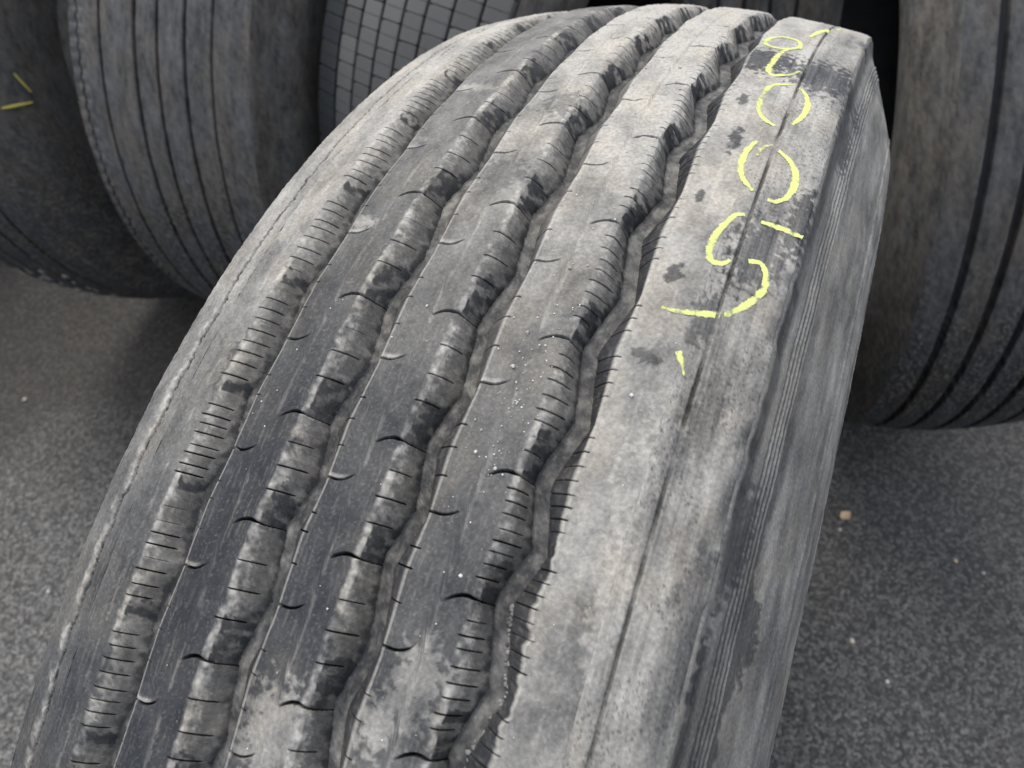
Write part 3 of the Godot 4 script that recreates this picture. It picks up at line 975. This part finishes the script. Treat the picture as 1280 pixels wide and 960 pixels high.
func make_yard() -> void:
	# left: ribbed tyre with straight grooves
	var lg := [[-124.0, 2.6, 5.0], [-79.0, 4.2, 9.0], [-18.0, 5.0, 9.0], [18.0, 4.0, 9.0], [59.0, 4.2, 9.0], [97.0, 2.6, 5.0]]
	yard_tyre("ribbed tyre with narrow straight grooves, second from the left behind the big tyre", pose(-0.2774, -1.4789, -0.4007, -0.0698, 0.525, 0.13), 525.0, -142.0, 149.0, lg, 0.17, 10.0, [20.0, 150.0])
	# far left: its sidewall carries two yellow chalk ticks
	var eg := [[-70.0, 6.0, 9.0], [-25.0, 6.0, 9.0], [25.0, 6.0, 9.0], [70.0, 6.0, 9.0]]
	var e := yard_tyre("dark tyre at the left edge with two short yellow chalk ticks on its sidewall", pose(-0.715, -1.65, -0.38, 0.10, 0.52, 0.13), 520.0, -125.0, 125.0, eg, 0.11, 60.0, [20.0, 170.0])
	for tick in [[0.4217, 68.6, 0.4030, 72.9], [0.4620, 74.6, 0.4090, 75.1]]:
		var st := SurfaceTool.new()
		st.begin(Mesh.PRIMITIVE_TRIANGLES)
		var ring := []
		for i in 9:
			var q := i / 8.0
			var r: float = lerpf(tick[0], tick[2], q) * 1000.0
			var a: float = lerpf(tick[1], tick[3], q)
			var w := 0.34 * (0.5 + 0.5 * sin(q * PI))
			var x := 150.6 - 0.0021 * pow(r - 412.0, 2.0)
			ring.append([at_mm(x + 1.5, r, a - w), at_mm(x + 1.5, r, a + w), at_mm(x - 1.5, r, a + w), at_mm(x - 1.5, r, a - w)])
		for i in 8:
			for k in 4:
				var k2 := (k + 1) % 4
				for p in [ring[i][k], ring[i + 1][k2], ring[i][k2], ring[i][k], ring[i + 1][k], ring[i + 1][k2]]:
					st.set_color(Color(0.42, 0.38, 0.10))
					st.add_vertex(p)
		st.generate_normals()
		part("chalk_mark", st.commit(), mat_chalk, e, "short yellow chalk tick")
	# lumps of dried mud stuck to its tread near the ground
	var mud := SurfaceTool.new()
	mud.begin(Mesh.PRIMITIVE_TRIANGLES)
	for i in 260:
		var mx := rng.randf_range(-122.0, 40.0)
		var ma := rng.randf_range(112.0, 168.0)
		if n_big.get_noise_2d(mx * 0.8, ma * 4.0) < -0.05: continue
		var ms := rng.randf_range(2.0, 7.5)
		var mw := rng.randf_range(0.05, 0.13)
		pebble(mud, at_mm(mx, 519.0 - 0.0009 * mx * mx, ma), Vector3(ms * 1.4, ms * 0.8, ms * 1.6) * 0.001, Basis(Vector3(1, 0, 0), deg_to_rad(ma)) * Basis(Vector3.UP, rng.randf() * TAU), Color(mw, mw * 0.98, mw * 0.88))
	mud.generate_normals()
	part("dried_mud", mud.commit(), mat_grit, e, "grey clods of dried mud on the tread near the ground").set_meta("kind", "stuff")
	# block tread tyre
	var dg := [-119.0, -85.0, -52.0, -19.0, 13.0, 49.0, 86.0]
	var d := yard_tyre("drive tyre with small square tread blocks standing behind the big tyre", pose(0.1734, -1.3526, -0.6499, -0.1194, 0.525, 0.12), 525.0, -158.0, 120.0, dg.map(func(v): return [v, 3.0, 11.0]), 0.20, 130.0, [20.0, 150.0], true)
	make_blocks(d, dg, -158.0, 120.0, 525.0, [40.0, 112.0], 0.26)
	# right: ribbed tyre, soot black
	var rg := [[-87.0, 8.0, 10.0], [-49.0, 8.0, 10.0], [-9.0, 8.0, 10.0], [31.0, 8.0, 10.0], [70.0, 8.0, 10.0]]
	yard_tyre("ribbed tyre with wide straight grooves at the right edge of the photo", pose(0.7272, -1.0813, -0.2212, 0.0727, 0.525, 0.12), 525.0, -124.0, 108.0, rg, 0.15, 200.0, [20.0, 150.0])
	# between the block tread and the right one, in the dark
	var kg := [[-60.0, 5.0, 8.0], [-20.0, 5.0, 8.0], [20.0, 5.0, 8.0], [60.0, 5.0, 8.0]]
	yard_tyre("nearly black tyre in the gap between the drive tyre and the right hand tyre", pose(0.61, -1.66, -0.3, 0.05, 0.52, 0.12), 520.0, -115.0, 115.0, kg, 0.17, 300.0, [20.0, 150.0])

	# behind the left pair, closing the slit between them
	yard_tyre("dark tyre seen only as a slit between the two tyres at the upper left", pose(-1.39, -2.06, -0.45, 0.0, 0.52, 0.12), 520.0, -115.0, 115.0, kg, 0.06, 400.0, [20.0, 150.0])

func make_debris() -> void:
	# a dry leaf and small stones on the asphalt
	var leaf := SurfaceTool.new()
	leaf.begin(Mesh.PRIMITIVE_TRIANGLES)
	var g := []
	for i in 11:
		var u := i / 10.0
		var ln := []
		for j in 7:
			var v := j / 3.0 - 1.0
			var w := 0.0085 * sin(PI * pow(u, 0.8)) * (1.0 + 0.12 * sin(u * 19.0 + j))
			ln.append(Vector3(lerpf(-0.013, 0.013, u), 0.0012 + 0.0015 * v * v + 0.0012 * sin(u * 5.0), v * w))
		g.append(ln)
	for i in 10:
		for j in 6:
			for p in [g[i][j], g[i][j + 1], g[i + 1][j + 1], g[i][j], g[i + 1][j + 1], g[i + 1][j]]:
				leaf.set_color(Color(0.42, 0.29, 0.17) * (0.9 + 0.2 * rng.randf()))
				leaf.add_vertex(p)
	leaf.generate_normals()
	var lm := part(numbered("dry_leaf"), leaf.commit(), mat_grit, self)
	lm.position = Vector3(0.566, 0.0005, -0.645)
	lm.rotation.y = 0.5
	tag(lm, "tan dry leaf lying on the dark asphalt right of the big tyre", "leaf")
	var stones := [
		[0.712, -0.536, 0.0045, Color(0.42, 0.33, 0.22), "tan pebble on the asphalt, farthest right of the light ones near the dry leaf"],
		[0.491, -0.424, 0.005, Color(0.45, 0.40, 0.32), "cream pebble on the asphalt close beside the big tyre sidewall"],
		[0.520, -0.356, 0.004, Color(0.50, 0.50, 0.48), "whitish pebble on the asphalt, nearest the camera on the right side"],
		[0.545, -0.619, 0.004, Color(0.33, 0.31, 0.28), "grey pebble on the asphalt just in front of the dry leaf"],
		[0.746, -0.509, 0.0035, Color(0.40, 0.39, 0.37), "pale grey pebble on the asphalt at the right edge of the photo"],
		[-1.092, -1.173, 0.006, Color(0.36, 0.34, 0.31), "pale pebble on the asphalt in front of the far left tyre"],
		[-0.886, -0.685, 0.004, Color(0.45, 0.44, 0.42), "small pale pebble on the open asphalt in the lower left"],
	]
	for p in stones:
		var st := SurfaceTool.new()
		st.begin(Mesh.PRIMITIVE_TRIANGLES)
		var sz: float = p[2]
		pebble(st, Vector3.ZERO, Vector3(sz, sz * 0.6, sz * 0.8), Basis(Vector3.UP, rng.randf() * TAU), p[3])
		st.generate_normals()
		var m := part(numbered("pebble"), st.commit(), mat_grit, self)
		m.position = Vector3(p[0], sz * 0.35, p[1])
		tag(m, p[4], "pebble", "pebbles on the asphalt")
	# a weed and a post far behind, seen over the top of the big tyre
	var weed := thing("green_weed", "small green weed growing behind the top of the big tyre", "weed", Vector3(0.93, 0, -2.32))
	var green := StandardMaterial3D.new()
	green.albedo_color = Color(0.30, 0.42, 0.12)
	green.roughness = 0.6
	green.backlight_enabled = true
	green.backlight = Color(0.15, 0.2, 0.05)
	for i in 12:
		var st := SurfaceTool.new()
		st.begin(Mesh.PRIMITIVE_TRIANGLES)
		var turn := rng.randf() * TAU
		var reach := rng.randf_range(0.03, 0.12)
		var tall := rng.randf_range(0.16, 0.42)
		var pts := []
		for k in 8:
			var u := k / 7.0
			var c := Vector3(cos(turn) * reach * u * u, tall * (u - 0.25 * u * u), sin(turn) * reach * u * u)
			var w := Vector3(-sin(turn), 0, cos(turn)) * 0.011 * sin(PI * (0.15 + 0.85 * u) * 0.98)
			pts.append([c - w, c + w + Vector3(0, 0.002, 0)])
		for k in 7:
			for q in [pts[k][0], pts[k + 1][1], pts[k][1], pts[k][0], pts[k + 1][0], pts[k + 1][1]]: st.add_vertex(q)
		st.generate_normals()
		part("leaf_blade", st.commit(), green, weed)
	var post := thing("wooden_post", "weathered pale post standing behind the top of the big tyre", "post", Vector3(1.0, 0, -2.34), Basis(Vector3.UP, 0.4))
	var wood := StandardMaterial3D.new()
	wood.albedo_color = Color(0.66, 0.66, 0.66)
	wood.albedo_texture = ImageTexture.create_from_image(levels(noise_image(51, 0.03, 256, 4), Color(0.45, 0.42, 0.38), Color(1, 1, 1), 2.0))
	wood.uv1_triplanar = true
	wood.uv1_scale = Vector3(30, 2, 30)
	wood.roughness = 0.85
	var prof := PackedVector2Array([Vector2(-0.02, -0.015), Vector2(-0.017, -0.018), Vector2(0.017, -0.018), Vector2(0.02, -0.015), Vector2(0.02, 0.015), Vector2(0.017, 0.018), Vector2(-0.017, 0.018), Vector2(-0.02, 0.015)])
	var ps := SurfaceTool.new()
	ps.begin(Mesh.PRIMITIVE_TRIANGLES)
	ps.set_smooth_group(-1)
	var levels_y := [0.0, 0.3, 0.6, 0.94, 0.95]
	for i in 4:
		for k in 8:
			var k2 := (k + 1) % 8
			var s0 := 1.0
			var s1 := 0.85 if i == 3 else 1.0
			var a := Vector3(prof[k].x * s0, levels_y[i], prof[k].y * s0)
			var b := Vector3(prof[k2].x * s0, levels_y[i], prof[k2].y * s0)
			var c := Vector3(prof[k2].x * s1, levels_y[i + 1], prof[k2].y * s1)
			var d := Vector3(prof[k].x * s1, levels_y[i + 1], prof[k].y * s1)
			for q in [a, b, c, a, c, d]: ps.add_vertex(q)
	for k in range(1, 7):
		for q in [0, k, k + 1]: ps.add_vertex(Vector3(prof[q].x * 0.85, 0.95, prof[q].y * 0.85))
	ps.generate_normals()
	part("shaft", ps.commit(), wood, post)
	var rust := StandardMaterial3D.new()
	rust.albedo_color = Color(0.50, 0.30, 0.17)
	rust.roughness = 0.9
	var strip := BoxMesh.new()
	strip.size = Vector3(0.012, 0.9, 0.03)
	var sm := part("rusty_strip", strip, rust, post)
	sm.position = Vector3(0.0275, 0.45, 0.0)
